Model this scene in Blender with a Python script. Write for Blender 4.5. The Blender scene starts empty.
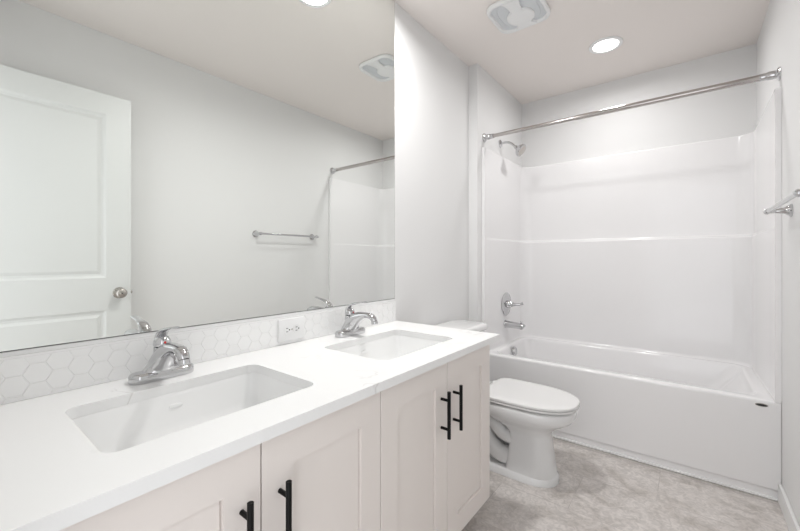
import bpy, bmesh, math, random
from mathutils import Vector, Matrix
random.seed(4)
S = bpy.context.scene
COL = S.collection
PI = math.pi

# ------------------------------------------------------------------ camera
cam_d = bpy.data.cameras.new('camera')
cam = bpy.data.objects.new('camera', cam_d); COL.objects.link(cam)
cam.location = (1.2043, 0.0, 1.1051)
cam.rotation_euler = (PI/2, 0, math.radians(38.0332))
cam_d.sensor_width = 36.0
cam_d.lens = 368.73*36/800
cam_d.shift_y = -0.0088
cam_d.clip_start = 0.02
S.camera = cam
# ------------------------------------------------------------------ world, exposure
W = bpy.data.worlds.new('world'); S.world = W; W.use_nodes = True
bg = W.node_tree.nodes['Background']
bg.inputs[0].default_value = (0.97, 0.98, 1.0, 1); bg.inputs[1].default_value = 1.5
S.view_settings.view_transform = 'Standard'
S.view_settings.look = 'None'
S.view_settings.gamma = 1
S.view_settings.use_curve_mapping = False
S.view_settings.exposure = 0.31
CAN_POWER = 10.4
TUB_CAN_POWER = 4.4

# ------------------------------------------------------------------ materials
def mat(name, color, rough=0.5, metal=0.0, spec=0.5, coat=0.0):
    m = bpy.data.materials.new(name); m.use_nodes = True
    b = m.node_tree.nodes['Principled BSDF']
    b.inputs['Base Color'].default_value = (*color, 1)
    b.inputs['Roughness'].default_value = rough
    b.inputs['Metallic'].default_value = metal
    b.inputs['Specular IOR Level'].default_value = spec
    b.inputs['Coat Weight'].default_value = coat
    return m
def nodes(m): return m.node_tree.nodes, m.node_tree.links, m.node_tree.nodes['Principled BSDF']
def add_noise_bump(m, scale, strength, dist=0.002, detail=4):
    n, l, b = nodes(m)
    tc = n.new('ShaderNodeTexCoord'); ns = n.new('ShaderNodeTexNoise'); bp = n.new('ShaderNodeBump')
    ns.inputs['Scale'].default_value = scale; ns.inputs['Detail'].default_value = detail
    bp.inputs['Strength'].default_value = strength; bp.inputs['Distance'].default_value = dist
    l.new(tc.outputs['Object'], ns.inputs['Vector']); l.new(ns.outputs['Fac'], bp.inputs['Height'])
    l.new(bp.outputs['Normal'], b.inputs['Normal'])
M = {}
M['wall'] = mat('wall_paint', (0.80, 0.797, 0.795), 0.6, spec=0.3); add_noise_bump(M['wall'], 160, 0.12)
M['ceiling'] = mat('ceiling_paint', (0.85, 0.80, 0.768), 0.8, spec=0.2); add_noise_bump(M['ceiling'], 120, 0.2)
M['trim'] = mat('trim_white', (0.83, 0.83, 0.825), 0.35)
M['door'] = mat('door_white', (0.73, 0.74, 0.73), 0.35)
M['cabinet'] = mat('cabinet_greige', (0.81, 0.755, 0.72), 0.42)
M['cab_dark'] = mat('cabinet_inside', (0.25, 0.22, 0.2), 0.7)
M['black'] = mat('matte_black_metal', (0.004, 0.004, 0.004), 0.45, spec=0.2)
M['chrome'] = mat('chrome', (0.60, 0.60, 0.61), 0.05, 1.0)
M['nickel'] = mat('brushed_nickel', (0.52, 0.49, 0.46), 0.27, 1.0)
M['rod'] = mat('satin_steel', (0.50, 0.47, 0.455), 0.16, 1.0)
M['porcelain'] = mat('porcelain', (0.91, 0.91, 0.905), 0.1, coat=0.3)
M['toilet'] = mat('toilet_porcelain', (0.80, 0.80, 0.80), 0.12, coat=0.3)
M['seat'] = mat('toilet_seat_plastic', (0.80, 0.795, 0.79), 0.24)
M['acrylic'] = mat('tub_acrylic', (0.885, 0.876, 0.88), 0.11, coat=0.0)
M['plastic'] = mat('white_plastic', (0.84, 0.84, 0.84), 0.35)
M['vent_in'] = mat('vent_recess_plastic', (0.66, 0.68, 0.70), 0.5)
M['slot'] = mat('socket_slot', (0.03, 0.03, 0.03), 0.6)
M['red'] = mat('red_mark', (0.6, 0.02, 0.02), 0.4)
M['badge'] = mat('badge_dark', (0.02, 0.02, 0.02), 0.3)
M['grout'] = mat('grout', (0.88, 0.88, 0.875), 0.8)
M['tile'] = mat('hex_tile', (0.91, 0.91, 0.905), 0.16)
M['mirror'] = mat('mirror_silver', (0.925, 0.945, 0.925), 0.0, 1.0)
M['seal'] = mat('caulk', (0.8, 0.8, 0.8), 0.5)

# counter quartz : white with a few faint grey veins
m = M['quartz'] = mat('white_quartz', (0.9, 0.9, 0.9), 0.26)
n, l, b = nodes(m)
tc = n.new('ShaderNodeTexCoord')
wv = n.new('ShaderNodeTexNoise'); wv.inputs['Scale'].default_value = 3.2; wv.inputs['Detail'].default_value = 7; wv.inputs['Distortion'].default_value = 1.4
ab = n.new('ShaderNodeMath'); ab.operation = 'SUBTRACT'; ab.inputs[1].default_value = 0.5
ab2 = n.new('ShaderNodeMath'); ab2.operation = 'ABSOLUTE'
mask = n.new('ShaderNodeTexNoise'); mask.inputs['Scale'].default_value = 5.0
cr = n.new('ShaderNodeValToRGB'); cr.color_ramp.elements[0].position = 0.0; cr.color_ramp.elements[0].color = (1, 1, 1, 1)
cr.color_ramp.elements[1].position = 0.012; cr.color_ramp.elements[1].color = (0, 0, 0, 1)
cr2 = n.new('ShaderNodeValToRGB'); cr2.color_ramp.elements[0].position = 0.56; cr2.color_ramp.elements[1].position = 0.68
mu = n.new('ShaderNodeMath'); mu.operation = 'MULTIPLY'
mx = n.new('ShaderNodeMix'); mx.data_type = 'RGBA'
mx.inputs[6].default_value = (0.86, 0.858, 0.855, 1); mx.inputs[7].default_value = (0.70, 0.69, 0.68, 1)
l.new(tc.outputs['Object'], wv.inputs['Vector']); l.new(tc.outputs['Object'], mask.inputs['Vector'])
l.new(wv.outputs['Fac'], ab.inputs[0]); l.new(ab.outputs[0], ab2.inputs[0]); l.new(ab2.outputs[0], cr.inputs[0])
l.new(mask.outputs['Fac'], cr2.inputs[0]); l.new(cr.outputs[0], mu.inputs[0]); l.new(cr2.outputs[0], mu.inputs[1])
l.new(mu.outputs[0], mx.inputs[0]); l.new(mx.outputs[2], b.inputs['Base Color'])

# floor : stone-look vinyl tile
m = M['floor'] = mat('stone_vinyl', (0.5, 0.47, 0.45), 0.42)
n, l, b = nodes(m)
tc = n.new('ShaderNodeTexCoord')
mp = n.new('ShaderNodeMapping'); mp.inputs['Location'].default_value = (0.13, 0.09, 0)
l.new(tc.outputs['Object'], mp.inputs['Vector'])
br = n.new('ShaderNodeTexBrick'); br.inputs['Scale'].default_value = 1.0; br.offset = 0.5
br.inputs['Brick Width'].default_value = 0.61; br.inputs['Row Height'].default_value = 0.305
br.inputs['Mortar Size'].default_value = 0.0016; br.inputs['Mortar Smooth'].default_value = 0.3
br.inputs['Color1'].default_value = (0.0, 0.0, 0.0, 1); br.inputs['Color2'].default_value = (1, 1, 1, 1); br.inputs['Mortar'].default_value = (0.5, 0.5, 0.5, 1)
l.new(mp.outputs[0], br.inputs['Vector'])
off = n.new('ShaderNodeVectorMath'); off.operation = 'MULTIPLY_ADD'; off.inputs[1].default_value = (3.7, 5.1, 2.3)
l.new(br.outputs['Color'], off.inputs[0]); l.new(tc.outputs['Object'], off.inputs[2])
n1 = n.new('ShaderNodeTexNoise'); n1.inputs['Scale'].default_value = 7.0; n1.inputs['Detail'].default_value = 9; n1.inputs['Roughness'].default_value = 0.62; n1.inputs['Distortion'].default_value = 0.9
n2 = n.new('ShaderNodeTexNoise'); n2.inputs['Scale'].default_value = 38; n2.inputs['Detail'].default_value = 6; n2.inputs['Distortion'].default_value = 1.5
l.new(off.outputs[0], n1.inputs['Vector']); l.new(off.outputs[0], n2.inputs['Vector'])
r1 = n.new('ShaderNodeValToRGB'); e = r1.color_ramp.elements
e[0].position = 0.33; e[0].color = (0.47, 0.43, 0.40, 1); e[1].position = 0.68; e[1].color = (0.715, 0.675, 0.65, 1)
e2 = e.new(0.5); e2.color = (0.615, 0.575, 0.55, 1)
l.new(n1.outputs['Fac'], r1.inputs[0])
r2 = n.new('ShaderNodeValToRGB'); r2.color_ramp.elements[0].position = 0.38; r2.color_ramp.elements[0].color = (0.86, 0.86, 0.86, 1); r2.color_ramp.elements[1].position = 0.62; r2.color_ramp.elements[1].color = (1.08, 1.08, 1.08, 1)
l.new(n2.outputs['Fac'], r2.inputs[0])
mm = n.new('ShaderNodeMix'); mm.data_type = 'RGBA'; mm.blend_type = 'MULTIPLY'; mm.inputs[0].default_value = 1
l.new(r1.outputs[0], mm.inputs[6]); l.new(r2.outputs[0], mm.inputs[7])
m3 = n.new('ShaderNodeMix'); m3.data_type = 'RGBA'; m3.inputs[7].default_value = (0.33, 0.30, 0.285, 1)
ml = n.new('ShaderNodeMath'); ml.operation = 'MULTIPLY'; ml.inputs[1].default_value = 0.4
l.new(br.outputs['Fac'], ml.inputs[0]); l.new(ml.outputs[0], m3.inputs[0]); l.new(mm.outputs[2], m3.inputs[6]); l.new(m3.outputs[2], b.inputs['Base Color'])

m = M['lens'] = bpy.data.materials.new('lamp_lens'); m.use_nodes = True
n = m.node_tree.nodes; n.remove(n['Principled BSDF']); em = n.new('ShaderNodeEmission'); em.inputs[0].default_value = (1, 0.985, 0.96, 1); em.inputs[1].default_value = 6
m.node_tree.links.new(em.outputs[0], n['Material Output'].inputs[0])

# ------------------------------------------------------------------ mesh helpers
def link(name, bm, material, parent=None, bevel=0, segs=2, smooth=True, ang=38):
    bmesh.ops.recalc_face_normals(bm, faces=bm.faces)
    me = bpy.data.meshes.new(name); bm.to_mesh(me); bm.free()
    o = bpy.data.objects.new(name, me); COL.objects.link(o)
    for mm_ in (material if isinstance(material, (list, tuple)) else [material]): me.materials.append(M[mm_])
    if smooth:
        for p in me.polygons: p.use_smooth = True
        me.set_sharp_from_angle(angle=math.radians(ang))
    if bevel:
        md = o.modifiers.new('bevel', 'BEVEL'); md.width = bevel; md.segments = segs; md.limit_method = 'ANGLE'; md.angle_limit = math.radians(40)
        md.harden_normals = False
    if parent: o.parent = parent
    return o
def empty(name, label, cat, loc=(0, 0, 0), group=None):
    o = bpy.data.objects.new(name, None); COL.objects.link(o); o.location = loc
    o.empty_display_size = 0.05
    o['label'] = label; o['category'] = cat
    if group: o['group'] = group
    return o
def tag(o, label, cat, group=None):
    o['label'] = label; o['category'] = cat
    if group: o['group'] = group
    return o
def struct(o): o['kind'] = 'structure'; return o
def box(bm, x0, x1, y0, y1, z0, z1):
    v = [bm.verts.new(p) for p in ((x0,y0,z0),(x1,y0,z0),(x1,y1,z0),(x0,y1,z0),(x0,y0,z1),(x1,y0,z1),(x1,y1,z1),(x0,y1,z1))]
    for f in ((0,3,2,1),(4,5,6,7),(0,1,5,4),(1,2,6,5),(2,3,7,6),(3,0,4,7)): bm.faces.new([v[i] for i in f])
def rings(bm, rs, cap0=True, cap1=True, closed=True):
    R_ = [[bm.verts.new(p) for p in r] for r in rs]
    for a, c in zip(R_, R_[1:]):
        N = len(a)
        for i in range(N if closed else N-1):
            j = (i+1) % N
            bm.faces.new((a[i], a[j], c[j], c[i]))
    if cap0: bm.faces.new(R_[0][::-1])
    if cap1: bm.faces.new(R_[-1])
    return R_
def prism(bm, pts, z0, z1):
    rings(bm, [[(x, y, z0) for x, y in pts], [(x, y, z1) for x, y in pts]])
def rrect(x0, x1, y0, y1, r, z, n=6):
    out = []
    for cx, cy, a0 in ((x1-r, y1-r, 0), (x0+r, y1-r, PI/2), (x0+r, y0+r, PI), (x1-r, y0+r, 1.5*PI)):
        for k in range(n+1):
            a = a0+PI/2*k/n; out.append((cx+r*math.cos(a), cy+r*math.sin(a), z))
    return out
def catmull(P, sub=6):
    P = [Vector(p) for p in P]; out = []
    for i in range(len(P)-1):
        p0 = P[max(i-1, 0)]; p1 = P[i]; p2 = P[i+1]; p3 = P[min(i+2, len(P)-1)]
        for k in range(sub):
            t = k/sub
            out.append(0.5*((2*p1)+(p2-p0)*t+(2*p0-5*p1+4*p2-p3)*t*t+(3*p1-p0-3*p2+p3)*t**3))
    out.append(P[-1]); return out
def tube(bm, path, rad, n=16, side=Vector((0, 1, 0)), sub=6, smooth_path=True, flat=1.0, power=2.0):
    """path of (x,y,z); rad scalar, list of r, or list of (across, thick)"""
    k = len(path)
    rad = [rad]*k if isinstance(rad, (int, float)) else list(rad)
    rr = [(r, r*flat) if isinstance(r, (int, float)) else r for r in rad]
    if smooth_path and k > 2:
        P = catmull(path, sub); Q = catmull([(a, b_, 0) for a, b_ in rr], sub)
        rr = [(q[0], q[1]) for q in Q]
    else: P = [Vector(p) for p in path]
    rs = []
    for i, p in enumerate(P):
        t = (P[min(i+1, len(P)-1)]-P[max(i-1, 0)]).normalized()
        s = side - side.dot(t)*t
        s = s.normalized() if s.length > 1e-4 else t.orthogonal().normalized()
        u = t.cross(s)
        ring = []
        for j in range(n):
            a = 2*PI*j/n; c, s_ = math.cos(a), math.sin(a)
            c = math.copysign(abs(c)**(2/power), c); s_ = math.copysign(abs(s_)**(2/power), s_)
            ring.append(p + s*c*rr[i][0] + u*s_*rr[i][1])
        rs.append(ring)
    rings(bm, rs)
def lathe(bm, prof, origin, axis=(0, 0, 1), n=24):
    """prof: (radius, height along axis)"""
    ax = Vector(axis).normalized(); o = Vector(origin); s = ax.orthogonal().normalized(); u = ax.cross(s)
    rings(bm, [[o+ax*h+(s*math.cos(2*PI*j/n)+u*math.sin(2*PI*j/n))*max(r, 1e-4) for j in range(n)] for r, h in prof])
def new(): return bmesh.new()

# ------------------------------------------------------------------ room constants
XA, XR = 0.0665, 1.5375          # tub alcove side walls
YJ, YT, YB = 2.3143, 2.3783, 3.1709
H = 2.4410
ZC = 0.7822                      # counter top
# ------------------------------------------------------------------ structure
bm = new(); box(bm, -0.12, XR+0.12, -0.13, YB+0.12, -0.05, 0.0); struct(link('floor', bm, 'floor', smooth=False))
bm = new()
box(bm, -0.12, XR+0.12, -0.13, YB+0.12, H, H+0.05); struct(link('ceiling', bm, 'ceiling', smooth=False))
bm = new(); prism(bm, [(-0.12, -0.13), (0, -0.13), (0, YJ), (XA, YJ), (XA, YB+0.12), (-0.12, YB+0.12)], 0, H)
struct(link('wall_left', bm, 'wall', smooth=False))
bm = new(); box(bm, XA, XR, YB, YB+0.12, 0, H); struct(link('wall_back', bm, 'wall', smooth=False))
bm = new(); box(bm, XR, XR+0.12, -0.13, YB+0.12, 0, H); struct(link('wall_right', bm, 'wall', smooth=False))
bm = new()
box(bm, 0, 0.675, -0.13, -0.012, 0, H); box(bm, 0.675, 1.478, -0.13, -0.012, 2.075, H); box(bm, 1.478, XR, -0.13, -0.012, 0, H)
struct(link('wall_front', bm, 'wall', smooth=False))
def baseboard(name, pts_fn):
    bm = new(); pts_fn(bm); return struct(link(name, bm, 'trim', bevel=0.003))
baseboard('baseboard_right', lambda bm: box(bm, XR-0.013, XR, 0.0, YT-0.004, 0, 0.088))
baseboard('baseboard_left', lambda bm: box(bm, 0, 0.013, 1.476, YJ-0.001, 0, 0.088))
bm = new(); box(bm, XA+0.001, XR-0.014, YT-0.004, YT+0.0075, 0.003, 0.011)
o = struct(link('trim_1', bm, 'porcelain', smooth=False))
# door casing on the room side of the front wall
bm = new(); box(bm, 0.61, 0.675, -0.012, -0.001, 0, 2.14); box(bm, 0.675, XR-0.002, -0.012, -0.001, 2.075, 2.14)
struct(link('trim_2', bm, 'trim', bevel=0.002))

# ------------------------------------------------------------------ open door (seen in the mirror)
DX0, DX1, DY0, DY1, DZ0, DZ1 = 1.432, 1.467, 0.006, 0.745, 0.012, 2.045
door = bpy.data.objects.new('door_1', None); COL.objects.link(door); door.location = (DX1, DY0, 0); door['kind'] = 'structure'
def dchild(o):
    o.parent = door; o.matrix_parent_inverse = Matrix.Translation(Vector(door.location)).inverted(); return o
def panel_face(bm, x, sgn, y0, y1, z0, z1):
    # recessed moulded panel: outer edge at face, groove, raised field
    def rc(d, dx): return [(x+sgn*dx, y0+d, z0+d), (x+sgn*dx, y1-d, z0+d), (x+sgn*dx, y1-d, z1-d), (x+sgn*dx, y0+d, z1-d)]
    rings(bm, [rc(0, 0), rc(0.012, 0.007), rc(0.024, 0.0085), rc(0.04, 0.003)], cap0=False, cap1=True)
bm = new()
PAN = [(0.14, 0.627, 0.994, 1.930), (0.14, 0.627, 0.22, 0.809)]
for x, sg in ((DX0, 1), (DX1, -1)):
    ys = [DY0, 0.14, 0.627, DY1]; zs = [DZ0, 0.22, 0.809, 0.994, 1.930, DZ1]
    for i in range(3):
        for j in range(5):
            if i == 1 and j in (1, 3): continue
            bm.faces.new([bm.verts.new(p) for p in ((x, ys[i], zs[j]), (x, ys[i+1], zs[j]), (x, ys[i+1], zs[j+1]), (x, ys[i], zs[j+1]))])
    for p in PAN: panel_face(bm, x, sg, *p)
for a, c in (((DY0, DZ0), (DY1, DZ0)), ((DY1, DZ0), (DY1, DZ1)), ((DY1, DZ1), (DY0, DZ1)), ((DY0, DZ1), (DY0, DZ0))):
    bm.faces.new([bm.verts.new(p) for p in ((DX0, a[0], a[1]), (DX0, c[0], c[1]), (DX1, c[0], c[1]), (DX1, a[0], a[1]))])
bmesh.ops.remove_doubles(bm, verts=bm.verts, dist=1e-5)
dchild(link('door_slab', bm, 'door', ang=10))
KY, KZ = 0.687, 0.905
bm = new()
lathe(bm, [(0.031, 0), (0.033, 0.003), (0.030, 0.007), (0.016, 0.010), (0.011, 0.016), (0.011, 0.026), (0.018, 0.031), (0.026, 0.038), (0.0285, 0.047), (0.026, 0.055), (0.019, 0.060), (0.008, 0.062)], (DX0, KY, KZ), (-1, 0, 0))
knob = dchild(link('door_knob', bm, 'nickel')); knob['label'] = 'oval satin nickel door knob'
bm = new(); lathe(bm, [(0.004, 0), (0.004, 0.002)], (DX0-0.061, KY, KZ), (-1, 0, 0), n=12)
k2 = link('keyhole', bm, 'slot'); k2.parent = knob
bm = new(); lathe(bm, [(0.031, 0), (0.030, 0.006), (0.011, 0.009), (0.011, 0.018), (0.024, 0.026), (0.027, 0.034), (0.02, 0.042), (0.006, 0.044)], (DX1, KY, KZ), (1, 0, 0))
dchild(link('door_knob', bm, 'nickel'))
bm = new(); box(bm, DX0+0.005, DX1-0.005, DY1-0.001, DY1+0.0015, KZ-0.028, KZ+0.028); box(bm, DX0+0.010, DX1-0.012, DY1, DY1+0.010, KZ-0.009, KZ+0.009)
dchild(link('latch', bm, 'nickel', bevel=0.001))
for hz in (0.22, 1.05, 1.85):
    bm = new(); lathe(bm, [(0.006, -0.045), (0.006, 0.045)], (DX1+0.006, DY0-0.0015, hz), (0, 0, 1), n=12)
    dchild(link('hinge', bm, 'nickel'))

# ------------------------------------------------------------------ bathtub
tub = empty('bathtub', 'white alcove bathtub with flat apron spanning the far end of the room', 'bathtub', (0.8, 2.775, 0))
def child(o, par, root=None):
    loc = Vector(par.location); 
    o.parent = par; o.matrix_parent_inverse = Matrix.Translation(loc).inverted(); return o
def sub(o, par, root):
    o.parent = par; return o      # the part's own frame is the world's
E_ = 0.0006
zt = 0.4494
def orr(y0, z, r=0.004, ins=0.0): return rrect(XA+E_+ins, XR-E_-ins, y0, YB-E_, r, z, 6)
bm = new()
rs = [orr(YT+0.006, 0.001), orr(YT+0.006, 0.046), orr(YT+0.001, 0.0475), orr(YT, 0.049), orr(YT, 0.0505), orr(YT, zt-0.0135), orr(YT, zt-0.012), orr(YT+0.0015, zt-0.005), orr(YT+0.005, zt-0.001), orr(YT+0.010, zt)]
bx = [0.135, 1.462, 2.445, 3.075]
def brr(d, z, r=0.07, dr=0): return rrect(bx[0]+d, bx[1]-d-dr, bx[2]+d*0.7, bx[3]-d*0.7, r, z, 6)
rs += [brr(-0.012, zt, 0.08), brr(-0.004, zt-0.003, 0.078), brr(0.004, zt-0.012), brr(0.006, zt-0.022), brr(0.012, zt-0.04, dr=0.006), brr(0.030, 0.30, dr=0.07), brr(0.05, 0.18, 0.09, 0.14), brr(0.075, 0.12, 0.10, 0.19), brr(0.12, 0.095, 0.10, 0.2), brr(0.16, 0.09, 0.09, 0.2)]
rings(bm, rs)
child(link('tub_shell', bm, 'acrylic', ang=50), tub)
bm = new()
lathe(bm, [(0.031, 0.0), (0.034, 0.003), (0.033, 0.016), (0.028, 0.022), (0.012, 0.025)], (0.1525, 2.745, 0.400), (1, 0, 0.12))
child(link('overflow_plate', bm, 'chrome'), tub)
bm = new(); lathe(bm, [(0.036, 0), (0.036, 0.003), (0.028, 0.005), (0.006, 0.004)], (0.40, 2.76, 0.0885), (0, 0, 1)); child(link('drain', bm, 'chrome'), tub)
def oval(bm, cx, y, cz, a, b_, t, n=28):
    rings(bm, [[(cx+a*s*math.cos(2*PI*k/n), yy, cz+b_*s*math.sin(2*PI*k/n)) for k in range(n)] for s, yy in ((1, y), (1, y-t*0.6), (0.93, y-t))])
bm = new(); oval(bm, 1.471, YT, 0.4265, 0.0225, 0.0075, 0.003)
bd = child(link('maker_badge', bm, 'nickel'), tub); bd['label'] = 'small dark oval badge'
bm = new(); oval(bm, 1.471, YT-0.003, 0.4265, 0.0195, 0.0052, 0.0008)
sub(link('badge_face', bm, 'badge'), bd, tub)

# ------------------------------------------------------------------ shower surround
ZS = 1.880; ZL = 1.246; TW = 0.022
def surround_ring(z, ins):
    """inner path from left front to right front, then the outer corners back"""
    xl, xr, yb = XA+TW, XR-TW, YB-0.028-ins
    r = 0.085+ins*0.3
    pts = []
    for t in (0.0, 0.02, 0.3, 0.6, 0.8, 1.0):
        y = YT+(yb-r-YT)*t; k = min(1, max(0, (t-0.02)/0.9))
        pts.append((xl+ins*k*0.35, y))
    xl2, xr2 = xl+ins*0.35, xr-ins*0.35
    for k in range(1, 9): a = PI-PI/2*k/8; pts.append((xl2+r+r*math.cos(a), yb-r+r*math.sin(a)))
    for k in range(0, 8): a = PI/2-PI/2*k/8; pts.append((xr2-r+r*math.cos(a), yb-r+r*math.sin(a)))
    for t in (1.0, 0.8, 0.6, 0.3, 0.02, 0.0):
        y = YT+(yb-r-YT)*t; k = min(1, max(0, (t-0.02)/0.9))
        pts.append((xr-ins*k*0.35, y))
    pts += [(XR-E_, YT), (XR-E_, YB-E_), (XA+E_, YB-E_), (XA+E_, YT)]
    return [(x, y, z) for x, y in pts]
bm = new()
I0 = 0.030
seq = [(zt+0.0005, I0+0.012), (zt+0.006, I0+0.004), (zt+0.016, I0), (zt+0.018, I0), (ZL-0.014, I0), (ZL-0.012, I0), (ZL-0.006, I0-0.0015), (ZL-0.002, I0-0.006), (ZL, I0-0.012), (ZL+0.001, 0.008), (ZL+0.004, 0.003), (ZL+0.012, 0), (ZL+0.014, 0), (ZS-0.010, 0), (ZS-0.008, 0), (ZS-0.003, -0.002), (ZS, -0.006)]
rings(bm, [surround_ring(z, i) for z, i in seq])
tag(link('shower_surround', bm, 'acrylic', ang=60), 'glossy white three-sided shower surround with moulded ledge above the bathtub', 'shower surround')

# ------------------------------------------------------------------ shower fittings
xs = XA+TW+0.0072
YF = 2.735
sh = empty('shower_fixture', 'chrome shower head on a bent arm high above the tub spout', 'shower head', (XA, 2.70, 1.985))
bm = new(); lathe(bm, [(0.030, 0), (0.029, 0.006), (0.018, 0.012), (0.012, 0.014)], (XA, 2.70, 1.985), (1, 0, 0)); child(link('arm_flange', bm, 'chrome'), sh)
bm = new(); tube(bm, [(XA+0.008, 2.70, 1.985), (XA+0.05, 2.70, 1.986), (XA+0.085, 2.70, 1.972), (XA+0.110, 2.70, 1.948), (XA+0.125, 2.70, 1.932)], 0.0088); child(link('shower_arm', bm, 'chrome'), sh)
bm = new(); ax = Vector((0.80, 0.0, -0.62)).normalized(); o0 = Vector((XA+0.120, 2.70, 1.938))
lathe(bm, [(0.012, -0.004), (0.015, 0.006), (0.013, 0.012), (0.021, 0.018), (0.037, 0.034), (0.047, 0.046), (0.048, 0.060), (0.044, 0.064)], o0, ax, 28)
hd = child(link('spray_head', bm, 'chrome'), sh)
bm = new(); lathe(bm, [(0.041, 0.0635), (0.033, 0.0655), (0.0, 0.0665)], o0, ax, 28); sub(link('spray_face', bm, 'nickel'), hd, sh)

vv = empty('shower_valve', 'chrome round shower valve plate with lever handle above the tub spout', 'shower valve', (xs, YF+0.01, 0.755))
bm = new(); c = (xs+0.0005, YF+0.01, 0.755)
lathe(bm, [(0.089, 0), (0.089, 0.003), (0.083, 0.008), (0.050, 0.013), (0.030, 0.014)], c, (1, 0, 0), 32); child(link('escutcheon', bm, 'chrome'), vv)
bm = new(); lathe(bm, [(0.029, 0.012), (0.028, 0.030), (0.022, 0.040), (0.018, 0.052), (0.015, 0.056)], c, (1, 0, 0), 24)
tube(bm, [(xs+0.050, YF+0.01, 0.755), (xs+0.075, YF+0.016, 0.754), (xs+0.105, YF+0.026, 0.758), (xs+0.125, YF+0.032, 0.766)], [0.015, 0.0105, 0.009, 0.012])
child(link('lever_handle', bm, 'chrome'), vv)
sp = empty('tub_spout', 'chrome bathtub spout with diverter knob below the round valve plate', 'tub spout', (xs, YF, 0.60))
bm = new(); tube(bm, [(xs+0.0005, YF, 0.602), (xs+0.012, YF, 0.602), (xs+0.05, YF, 0.601), (xs+0.10, YF, 0.598), (xs+0.132, YF, 0.594), (xs+0.143, YF, 0.588)], [(0.031, 0.031), (0.028, 0.028), (0.025, 0.024), (0.025, 0.023), (0.024, 0.023), (0.019, 0.017)], power=2.6)
child(link('spout_body', bm, 'chrome'), sp)
bm = new(); lathe(bm, [(0.004, 0), (0.004, 0.012), (0.009, 0.014), (0.009, 0.021), (0.005, 0.023)], (xs+0.122, YF, 0.612), (0, 0, 1), 14); child(link('diverter_knob', bm, 'chrome'), sp)

# curtain rod
rod = empty('shower_curtain_rod', 'bare satin metal shower curtain rod across the front of the alcove', 'curtain rod', (XA, 2.418, 1.958))
zr, yr = 1.958, 2.420
bm = new(); lathe(bm, [(0.0125, 0.01), (0.0125, 0.62)], (XA, yr, zr), (1, 0, 0), 18); child(link('inner_tube', bm, 'rod'), rod)
bm = new(); lathe(bm, [(0.0125, 0.60), (0.0150, 0.603), (0.0150, XR-XA-0.01)], (XA, yr, zr), (1, 0, 0), 18); child(link('outer_tube', bm, 'rod'), rod)
for x, d in ((XA, 1), (XR, -1)):
    bm = new(); lathe(bm, [(0.031, 0.0005), (0.031, 0.005), (0.026, 0.009), (0.019, 0.012), (0.019, 0.040), (0.0165, 0.044), (0.0165, 0.07)], (x, yr, zr), (d, 0, 0), 24); child(link('rod_flange', bm, 'chrome'), rod)

# towel bar on right wall
tb = empty('towel_bar', 'empty chrome towel bar on the right wall in front of the shower', 'towel bar', (XR, 1.9, 1.30))
YT1, YT2, ZB, XB = 1.612, 2.172, 1.302, XR-0.072
bm = new(); lathe(bm, [(0.008, -0.012), (0.008, YT2-YT1+0.012)], (XB, YT1, ZB), (0, 1, 0), 16); child(link('bar', bm, 'chrome'), tb)
for y in (YT1, YT2):
    bm = new(); lathe(bm, [(0.027, 0.0005), (0.027, 0.005), (0.021, 0.009), (0.019, 0.013), (0.013, 0.022), (0.0085, 0.045), (0.008, 0.06), (0.011, 0.066), (0.013, 0.072), (0.011, 0.079), (0.004, 0.083)], (XR, y, ZB), (-1, 0, 0), 24)
    lathe(bm, [(0.004, -0.018), (0.010, -0.014), (0.0125, -0.006), (0.0125, 0.006), (0.010, 0.014), (0.004, 0.018)], (XB, y, ZB), (0, 1, 0), 18)
    child(link('bar_post', bm, 'chrome'), tb)

# ------------------------------------------------------------------ toilet
TY = 1.905
toi = empty('toilet', 'white floor-standing toilet with closed lid between vanity and bathtub', 'toilet', (0.45, TY, 0))
def egg(x0, x1, hw, z, xc=None, pb=2.0, pf=2.0, n=44, ym=0):
    """rounded plan outline: x0 back, x1 front, half width hw at xc"""
    if xc is None: xc = (x0+x1)/2
    out = []
    for k in range(n):
        a = 2*PI*k/n; c, s = math.cos(a), math.sin(a)
        p = pf if c > 0 else pb
        cx = math.copysign(abs(c)**(2/p), c); sy = math.copysign(abs(s)**(2/p), s)
        out.append((xc+(x1-xc if c > 0 else xc-x0)*cx, TY+ym+hw*sy, z))
    return out
bm = new()
rs = [egg(0.20, 0.702, 0.104, 0.0005, 0.54, 5, 2.4), egg(0.20, 0.702, 0.104, 0.026, 0.54, 5, 2.4), egg(0.205, 0.696, 0.098, 0.033, 0.54, 5, 2.4), egg(0.46, 0.690, 0.096, 0.038, 0.56, 7, 2.6),
      egg(0.470, 0.682, 0.093, 0.09, 0.57, 8, 2.8), egg(0.478, 0.672, 0.091, 0.16, 0.57, 8, 2.8), egg(0.478, 0.666, 0.092, 0.225, 0.57, 6, 2.6), egg(0.44, 0.672, 0.098, 0.252, 0.56, 4, 2.4), egg(0.36, 0.705, 0.124, 0.280, 0.55, 3, 2.3),
      egg(0.28, 0.745, 0.150, 0.303, 0.54, 2.8, 2.3), egg(0.25, 0.769, 0.164, 0.320, 0.53, 2.8, 2.4), egg(0.245, 0.778, 0.170, 0.335, 0.53, 2.8, 2.4), egg(0.245, 0.782, 0.172, 0.368, 0.53, 2.8, 2.4), egg(0.245, 0.779, 0.169, 0.374, 0.53, 2.8, 2.4), egg(0.25, 0.768, 0.158, 0.3785, 0.53, 2.8, 2.4)]
rings(bm, rs)
box(bm, 0.06, 0.30, TY-0.10, TY+0.10, 0.28, 0.352)       # shelf under the tank
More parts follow.
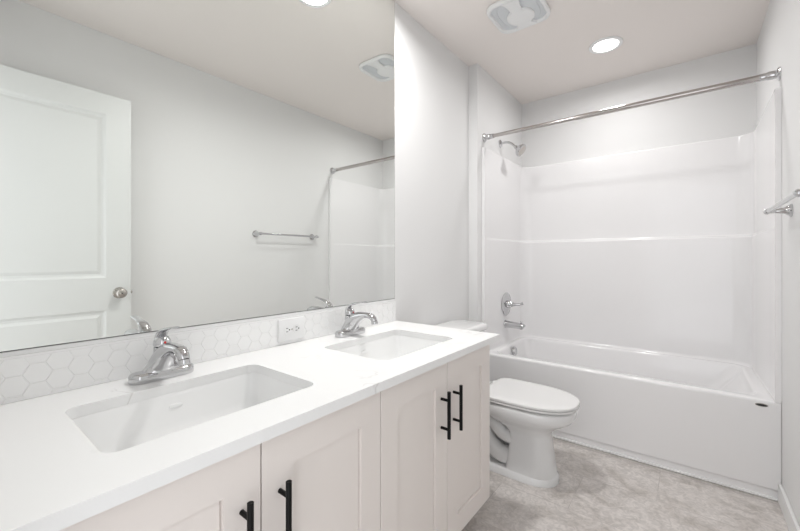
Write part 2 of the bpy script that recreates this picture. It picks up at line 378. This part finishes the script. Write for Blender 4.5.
for sy in (-1, 1):                                        # trapway
    tube(bm, [(0.50, TY+sy*0.040, 0.085), (0.42, TY+sy*0.044, 0.085), (0.36, TY+sy*0.048, 0.13), (0.325, TY+sy*0.050, 0.205), (0.28, TY+sy*0.052, 0.245), (0.235, TY+sy*0.050, 0.22), (0.215, TY+sy*0.050, 0.13), (0.22, TY+sy*0.050, 0.03)], [(0.043, 0.047)]*8, n=16)
    tube(bm, [(0.50, TY+sy*0.050, 0.185), (0.44, TY+sy*0.055, 0.20), (0.39, TY+sy*0.058, 0.245), (0.30, TY+sy*0.06, 0.295)], [(0.040, 0.036)]*4, n=16)
child(link('toilet_bowl', bm, 'toilet', ang=45), toi)
bm = new()
def seat_o(d, z): return egg(0.343+d*0.5, 0.793-d, 0.173-d, z, 0.53, 7, 2.4)
rings(bm, [seat_o(0.014, 0.3815), seat_o(0.012, 0.3858), seat_o(0.001, 0.3862), seat_o(0.0, 0.388), seat_o(0.0, 0.3935), seat_o(0.003, 0.3955)])
child(link('toilet_seat', bm, 'seat', ang=28), toi)
bm = new()
rings(bm, [seat_o(0.010, 0.3965), seat_o(0.009, 0.3992), seat_o(0.0, 0.3996), seat_o(0.0, 0.408), seat_o(0.003, 0.4115), seat_o(0.012, 0.413), seat_o(0.05, 0.4142), seat_o(0.11, 0.4145)])
ld = child(link('toilet_lid', bm, 'seat', ang=28), toi)
for sy in (-1, 1):
    bm = new(); tube(bm, [(0.330, TY+sy*0.075-0.02, 0.394), (0.330, TY+sy*0.075+0.02, 0.394)], 0.013, smooth_path=False, side=Vector((1, 0, 0))); child(link('seat_hinge', bm, 'seat'), toi)
    bm = new(); lathe(bm, [(0.012, 0), (0.012, 0.010), (0.006, 0.016)], (0.30, TY+sy*0.090, 0.033), n=14); child(link('bolt_cap', bm, 'seat'), toi)
bm = new()
def tk(d, z, r=0.03): return rrect(0.022+d, 0.232-d, TY-0.192+d, TY+0.192-d, r, z, 6)
rings(bm, [tk(0.025, 0.353), tk(0.015, 0.359), tk(0.006, 0.39), tk(0.0, 0.675), tk(0.0, 0.6765)])
child(link('tank', bm, 'toilet', ang=50), toi)
bm = new()
def tl(d, z, r=0.035): return rrect(0.010+d, 0.250-d, TY-0.206+d, TY+0.206-d, r, z, 8)
rings(bm, [tl(0.006, 0.6770), tl(0.0, 0.682), tl(0.0, 0.696), tl(0.003, 0.705), tl(0.010, 0.711), tl(0.022, 0.7135)])
child(link('tank_lid', bm, 'toilet', ang=50), toi)
bm = new(); lathe(bm, [(0.011, 0), (0.011, 0.010)], (0.2315, TY-0.14, 0.62), (1, 0, 0), 14); tube(bm, [(0.246, TY-0.145, 0.62), (0.248, TY-0.10, 0.617), (0.248, TY-0.065, 0.612)], [0.006, 0.005, 0.006], side=Vector((0, 0, 1)))
child(link('flush_lever', bm, 'chrome'), toi)

# ------------------------------------------------------------------ vanity cabinet
CX = 0.524; FX = 0.5435; CY0, CY1 = 0.003, 1.463; CZ0, CZ1 = 0.095, ZC-0.0265
van = empty('vanity_cabinet', 'long greige double vanity cabinet with four shaker doors under white countertop', 'cabinet', (0.28, 0.73, 0))
bm = new(); t = 0.018
box(bm, 0.001, CX, CY0, CY0+t, CZ0, CZ1); box(bm, 0.001, CX, CY1-t, CY1, CZ0, CZ1)
box(bm, 0.001, 0.455, CY0, CY0+t, 0.001, CZ0); box(bm, 0.001, 0.455, CY1-t, CY1, 0.001, CZ0)
box(bm, 0.001, 0.012, CY0+t, CY1-t, CZ0, CZ1); box(bm, 0.012, CX, CY0+t, CY1-t, CZ0, CZ0+t)
box(bm, CX-t, CX, CY0+t, CY1-t, CZ1-0.045, CZ1); box(bm, CX-t, CX, CY0+t, 0.06, CZ0+t, CZ1-0.045)
box(bm, 0.012, CX-t, 0.745, 0.763, CZ0+t, CZ1)
child(link('carcass', bm, 'cabinet', bevel=0.0008, smooth=False), van)
bm = new(); box(bm, 0.44, 0.455, CY0+t, CY1-t, 0.001, CZ0); child(link('toe_kick', bm, 'cabinet', smooth=False), van)
bm = new(); box(bm, CX, FX, CY0, 0.0485, 0.098, 0.7455); child(link('filler_strip', bm, 'cabinet', bevel=0.001), van)
edges = [0.050, 0.403, 0.7595, 1.1125, 1.461]
RW = 0.074
def shaker(y0, y1, z0, z1):
    bm = new(); g = 0.0016; y0 += g; y1 -= g
    def rc(dy, x): return [(x, y0+dy, z0+dy), (x, y1-dy, z0+dy), (x, y1-dy, z1-dy), (x, y0+dy, z1-dy)]
    rings(bm, [rc(0, CX+0.0012), rc(0, FX-0.001), rc(0.001, FX), rc(RW, FX), rc(RW+0.0006, FX-0.0075), rc(RW+0.0006, FX-0.0115), rc(RW+0.0030, FX-0.0115), rc(RW+0.0032, FX-0.0075)])
    return bm
for i in range(4):
    y0, y1 = edges[i], edges[i+1]
    d = child(link('door', shaker(y0, y1, 0.098, 0.7455), 'cabinet', smooth=False), van)
    hy = (y1-0.041) if i % 2 == 0 else (y0+0.041)
    bm = new(); tube(bm, [(FX+0.031, hy, 0.502), (FX+0.031, hy, 0.659)], 0.006, smooth_path=False, n=18, side=Vector((1, 0, 0)))
    for z in (0.532, 0.629): tube(bm, [(FX+0.0003, hy, z), (FX+0.031, hy, z)], 0.0048, smooth_path=False, n=14, side=Vector((0, 0, 1)))
    h_ = sub(link('bar_handle', bm, 'black'), d, van); h_['label'] = 'matte black bar handle'

# ------------------------------------------------------------------ countertop with two sink cut-outs
SINKS = [(0.152, 0.454, 0.176, 0.617), (0.154, 0.458, 0.880, 1.318)]
cu = bpy.data.curves.new('c', 'CURVE'); cu.dimensions = '2D'; cu.fill_mode = 'BOTH'; cu.extrude = 0.0125
def spl(pts):
    s = cu.splines.new('POLY'); s.points.add(len(pts)-1)
    for i, p in enumerate(pts): s.points[i].co = (p[0], p[1], 0, 1)
    s.use_cyclic_u = True
spl([(0.001, 0.0), (0.571, 0.0), (0.571, 1.4985), (0.001, 1.4985)])
for s_ in SINKS: spl(rrect(*s_, 0.028, 0, 8)[::-1])
tmp = bpy.data.objects.new('t', cu); COL.objects.link(tmp)
me = bpy.data.meshes.new_from_object(tmp.evaluated_get(bpy.context.evaluated_depsgraph_get()))
bpy.data.objects.remove(tmp)
bm = new(); bm.from_mesh(me); bmesh.ops.translate(bm, verts=bm.verts, vec=(0, 0, ZC-0.0125)); bmesh.ops.remove_doubles(bm, verts=bm.verts, dist=1e-5)
bmesh.ops.dissolve_limit(bm, angle_limit=0.01, verts=bm.verts, edges=bm.edges)
tag(link('countertop', bm, 'quartz', bevel=0.0018, ang=30), 'white quartz countertop with two sink cut-outs on the vanity', 'countertop')
# backsplash strip with hexagon tile face
BX = 0.0125; ZBS = 0.886
bs = empty('backsplash', 'low white hexagon tiled backsplash along the wall under the mirror', 'backsplash', (0.005, 0.75, ZC))
bm = new(); box(bm, 0.0008, BX-0.0013, 0.0, 1.4865, ZC+0.0005, ZBS-0.001); child(link('grout_bed', bm, 'grout', smooth=False), bs)
bm = new(); box(bm, 0.0008, BX, 0.0, 1.488, ZBS-0.0055, ZBS); box(bm, 0.0008, BX, 1.483, 1.488, ZC+0.0005, ZBS-0.0055); child(link('edge_trim', bm, 'tile', smooth=False), bs)
def clip(poly, a, b_, c):      # keep a*y+b*z<=c
    out = []
    for i in range(len(poly)):
        p, q = poly[i], poly[(i+1) % len(poly)]
        dp, dq = a*p[0]+b_*p[1]-c, a*q[0]+b_*q[1]-c
        if dp <= 0: out.append(p)
        if dp*dq < 0:
            t_ = dp/(dp-dq); out.append((p[0]+(q[0]-p[0])*t_, p[1]+(q[1]-p[1])*t_))
    return out
bm = new(); Rh = 0.026; gy = Rh*1.5; gz = Rh*math.sqrt(3)
for i in range(-1, 41):
    for j in range(-1, 4):
        cy = i*gy; cz = ZC+0.012+j*gz+(gz/2 if i % 2 else 0)
        rl = []
        for rad, x in ((Rh-0.0008, BX-0.0013), (Rh-0.0008, BX-0.0008), (Rh-0.0020, BX)):
            po = [(cy+rad*math.cos(PI/3*k), cz+rad*math.sin(PI/3*k)) for k in range(6)]
            rl.append((po, x))
        base, x0_ = rl[0]; top, x1_ = rl[2]
        lo, hi, l0, l1 = ZC+0.0006, ZBS-0.006, 0.0005, 1.4825
        def cc(P):
            for abc in ((0, 1, hi), (0, -1, -lo), (1, 0, l1), (-1, 0, -l0)):
                if len(P) > 2: P = clip(P, *abc)
            return P
        b0, t0 = cc(base), cc(top)
        if len(b0) < 3 or len(t0) < 3: continue
        if len(b0) == len(t0) and len(b0) == 6:
            rings(bm, [[(x0_, *p) for p in b0], [(BX-0.0006, *p) for p in b0], [(x1_, *p) for p in t0]], cap0=False)
        else:
            rings(bm, [[(x0_, *p) for p in t0], [(x1_, *p) for p in t0]], cap0=False)
child(link('hexagon_tiles', bm, 'tile', smooth=False), bs)

# sinks
def sink(s_, label):
    x0, x1, y0, y1 = s_
    root = empty('undermount_sink', label, 'sink', ((x0+x1)/2, (y0+y1)/2, ZC-0.15), 'undermount sinks in the countertop')
    zt_ = ZC-0.0252
    def rr_(d, z, r, dx=0): return rrect(x0+d, x1-d-dx, y0+d, y1-d, r, z, 8)
    bm = new()
    rings(bm, [rr_(-0.022, zt_, 0.03), rr_(-0.001, zt_, 0.028), rr_(0.0, zt_-0.002, 0.028), rr_(0.001, zt_-0.012, 0.03), rr_(0.009, zt_-0.075, 0.035), rr_(0.018, zt_-0.100, 0.04), rr_(0.034, zt_-0.116, 0.045), rr_(0.06, zt_-0.122, 0.05), rr_(0.11, zt_-0.125, 0.035)], cap0=False)
    o = child(link('sink_basin', bm, 'porcelain', ang=60), root)
    md = o.modifiers.new('solid', 'SOLIDIFY'); md.thickness = 0.007; md.offset = -1
    cy = (y0+y1)/2; cx = (x0+x1)/2
    bm = new(); lathe(bm, [(0.026, 0), (0.026, 0.002), (0.021, 0.003), (0.018, 0.0015), (0.016, 0.003), (0.004, 0.005)], (cx, cy, zt_-0.1245)); child(link('drain', bm, 'chrome'), root)
    bm = new(); rings(bm, [[(x0+0.0028+k_, cy+a*0.017*math.cos(2*PI*k/20), zt_-0.034+a*0.0065*math.sin(2*PI*k/20)) for k in range(20)] for a, k_ in ((1.0, 0.0), (1.0, 0.002), (0.8, 0.003))])
    child(link('overflow_slot', bm, 'porcelain'), root)
    return root
sink(SINKS[0], 'near rectangular white sink, the closer of the two, by the matte black handles at left')['label'] = 'white rectangular undermount sink nearest the viewer, left of the outlet'
sink(SINKS[1], 'white rectangular undermount sink at the far end, nearer the toilet')

# faucets
def faucet(cy, label):
    fx = 0.076; z0 = ZC+0.0004
    root = empty('faucet', label, 'faucet', (fx, cy, z0), 'chrome faucets behind the sinks')
    P = lambda x, z, y=0: (x, cy+y, z0+z)
    def stad(d, z, hx=0.027, hy=0.078): return rrect(fx-hx+d, fx+hx-d, cy-hy+d, cy+hy-d, hx-d-0.0005, z0+z, 10)
    bm = new(); rings(bm, [stad(0.001, 0), stad(0, 0.002), stad(0, 0.016), stad(0.002, 0.020), stad(0.006, 0.023), stad(0.014, 0.0245)])
    child(link('base_plate', bm, 'chrome', ang=50), root)
    bm = new()
    # flared centre body blending into the spout
    tube(bm, [P(fx+0.000, 0.018), P(fx+0.002, 0.034), P(fx+0.016, 0.058), P(fx+0.044, 0.078), P(fx+0.082, 0.090), P(fx+0.112, 0.090), P(fx+0.130, 0.081), P(fx+0.136, 0.070)],
         [(0.056, 0.027), (0.040, 0.027), (0.028, 0.030), (0.021, 0.022), (0.0165, 0.0125), (0.016, 0.0105), (0.0145, 0.011), (0.013, 0.012)], n=24, power=2.2)
    child(link('spout', bm, 'chrome', ang=60), root)
    bm = new(); lathe(bm, [(0.0125, 0), (0.0135, -0.003), (0.0135, -0.011), (0.010, -0.012)], P(fx+0.136, 0.070), (-0.25, 0, 1), 20)
    child(link('aerator', bm, 'chrome'), root)
    bm = new(); lathe(bm, [(0.027, 0.018), (0.0245, 0.035), (0.021, 0.055), (0.0205, 0.075), (0.0205, 0.082), (0.018, 0.084)], (fx-0.004, cy, z0), n=28)
    child(link('valve_body', bm, 'chrome', ang=50), root)
    bm = new(); lathe(bm, [(0.0205, 0.0855), (0.0215, 0.090), (0.020, 0.100), (0.015, 0.108), (0.007, 0.112)], (fx-0.004, cy, z0), n=28)
    tube(bm, [P(fx-0.016, 0.092), P(fx-0.012, 0.110), P(fx+0.008, 0.127), P(fx+0.036, 0.135), P(fx+0.062, 0.140), P(fx+0.084, 0.144)],
         [(0.014, 0.008), (0.0155, 0.007), (0.0135, 0.0055), (0.010, 0.0045), (0.010, 0.0035), (0.011, 0.0028)], n=20)
    lv = child(link('lever_handle', bm, 'chrome', ang=60), root)
    bm = new(); lathe(bm, [(0.003, 0), (0.003, 0.0015), (0.0015, 0.002)], P(fx+0.0158, 0.096), (1, 0, 0.35), 14)
    mk = sub(link('temperature_mark', bm, 'red'), lv, root); mk['label'] = 'small red hot-water mark'
    bm = new(); lathe(bm, [(0.0025, 0.02), (0.0025, 0.060), (0.005, 0.062), (0.005, 0.068), (0.003, 0.070)], (fx-0.0275+0.0, cy, z0), n=12)
    child(link('drain_pull', bm, 'chrome'), root)
    return root
faucet(0.393, 'chrome single-lever faucet behind the near sink, left of the outlet')
faucet(1.102, 'chrome single-lever faucet behind the far sink, right of the outlet')

# outlet on the backsplash
ot = empty('power_outlet', 'white horizontal power outlet with plate on the backsplash between the faucets', 'outlet', (BX, 0.849, 0.835))
bm = new(); oy0, oy1, oz0, oz1 = 0.792, 0.908, 0.794, 0.879
def pl(d, x): return [(x, y, z) for y, z, _ in rrect(oy0+d, oy1-d, oz0+d, oz1-d, 0.004, 0, 4)]
rings(bm, [pl(0, BX+0.0004), pl(0, BX+0.004), pl(0.003, BX+0.0062)])
child(link('cover_plate', bm, 'plastic', ang=30), ot)
for cy in (0.829, 0.871):
    bm = new(); cz = (oz0+oz1)/2
    pts = [(cy+max(-0.0135, min(0.0135, 0.0172*math.cos(2*PI*k/32))), cz+0.0172*math.sin(2*PI*k/32)) for k in range(32)]
    rings(bm, [[(x, y, z) for y, z in pts] for x in (BX+0.0060, BX+0.0078)])
    r_ = child(link('socket', bm, 'plastic', ang=30), ot)
    bm = new()
    for dz in (-0.0062, 0.0062): box(bm, BX+0.0078, BX+0.0082, cy-0.0055, cy+0.0025, cz+dz-0.0011, cz+dz+0.0011)
    lathe(bm, [(0.0026, 0), (0.0026, 0.0004)], (BX+0.0078, cy+0.0085, cz), (1, 0, 0), 12)
    sub(link('socket_slots', bm, 'slot', smooth=False), r_, ot)
bm = new(); lathe(bm, [(0.003, 0), (0.003, 0.001), (0.001, 0.0015)], (BX+0.0062, 0.85, (oz0+oz1)/2), (1, 0, 0), 12); child(link('screw', bm, 'nickel'), ot)

# mirror
mr = empty('mirror', 'large frameless wall mirror reaching the ceiling above the double vanity', 'mirror', (0, 0.75, 0.9))
bm = new(); box(bm, 0.0004, 0.0055, 0.002, 1.4870, 0.8985, H-0.004); child(link('mirror_glass', bm, 'mirror', smooth=False), mr)
bm = new(); box(bm, 0.0004, 0.0068, 0.002, 1.4870, 0.8972, 0.8982); child(link('bottom_channel', bm, 'slot', smooth=False), mr)
bm = new(); box(bm, 0.0004, 0.0090, 0.002, 1.4870, ZBS+0.0003, 0.8962); child(link('lower_rail', bm, 'seal', smooth=False), mr)
bm = new(); box(bm, 0.0004, 0.0058, 1.4871, 1.4880, 0.8985, H-0.004); child(link('polished_edge', bm, 'nickel', smooth=False), mr)

# ------------------------------------------------------------------ ceiling fixtures
def can(x, y, label, power, spread, grp='recessed ceiling lights'):
    root = empty('recessed_light', label, 'ceiling light', (x, y, H), grp)
    bm = new(); lathe(bm, [(0.094, -0.0005), (0.094, -0.004), (0.088, -0.0075), (0.076, -0.0085), (0.070, -0.004), (0.070, -0.0005)], (x, y, H), n=40)
    child(link('trim_ring', bm, 'plastic', ang=60), root)
    bm = new(); lathe(bm, [(0.0695, -0.0015), (0.0695, -0.0040), (0.05, -0.0055), (0.002, -0.006)], (x, y, H), n=40)
    child(link('diffuser', bm, 'lens'), root)
    L = bpy.data.lights.new('recessed_lamp', 'AREA'); L.shape = 'DISK'; L.size = 0.13; L.energy = power; L.color = (1.0, 0.995, 0.985); L.spread = math.radians(spread)
    lo = bpy.data.objects.new('recessed_lamp', L); COL.objects.link(lo); lo.location = (x, y, H-0.0075); child(lo, root)
    return root
can(0.796, 2.610, 'round recessed ceiling light over the bathtub', TUB_CAN_POWER, 170)
can(0.30, 1.200, 'round recessed ceiling light over the vanity, seen only in the mirror top', CAN_POWER, 165)

vt = empty('exhaust_fan', 'white rounded square exhaust fan grille on the ceiling above the toilet', 'fan', (0.48, 1.955, H))
vx, vy, hv = 0.482, 1.962, 0.142
def vr(d, z, r=0.062): return rrect(vx-hv+d, vx+hv-d, vy-hv+d, vy+hv-d, max(r-d*0.6, 0.006), H-z, 8)
bm = new(); rings(bm, [vr(0.004, 0.0005), vr(0, 0.003), vr(0, 0.012), vr(0.004, 0.020), vr(0.012, 0.022), vr(0.018, 0.018), vr(0.020, 0.008)], cap1=False)
child(link('grille_frame', bm, 'plastic', ang=50), vt)
bm = new(); rings(bm, [vr(0.018, 0.006), vr(0.018, 0.0085)])
for sx in (-1, 1):
    for q in (0.108,):
        pts = [(vx+sx*(0.070+0.032*math.cos(a)), vy+0.100*math.sin(a), H-0.0085) for a in [(-0.5+k/12)*PI for k in range(13)]]
        tube(bm, pts, 0.0022, n=8, smooth_path=False, side=Vector((0, 0, 1)))
child(link('intake_recess', bm, 'vent_in', ang=50), vt)
bm = new()
def bridge(z, d):
    # plan outline: bar along y that swells to a disc in the middle
    half = []
    L_ = hv-0.016
    for k in range(41):
        y = -L_+2*L_*k/40
        disc = math.sqrt(max(0, 0.072**2-(y-0.033)**2)); neck = 0.030+0.022*(abs(y)/L_)**4 if y < 0.04 else 0.030+0.03*max(0, (y-0.085)/0.04)
        half.append((max(disc, neck)-d, y))
    return [(vx+w, vy+y, H-z) for w, y in half]+[(vx-w, vy+y, H-z) for w, y in half[::-1]]
rings(bm, [bridge(0.008, 0), bridge(0.017, 0), bridge(0.0205, 0.004), bridge(0.0225, 0.014)])
child(link('centre_cover', bm, 'plastic', ang=45), vt)
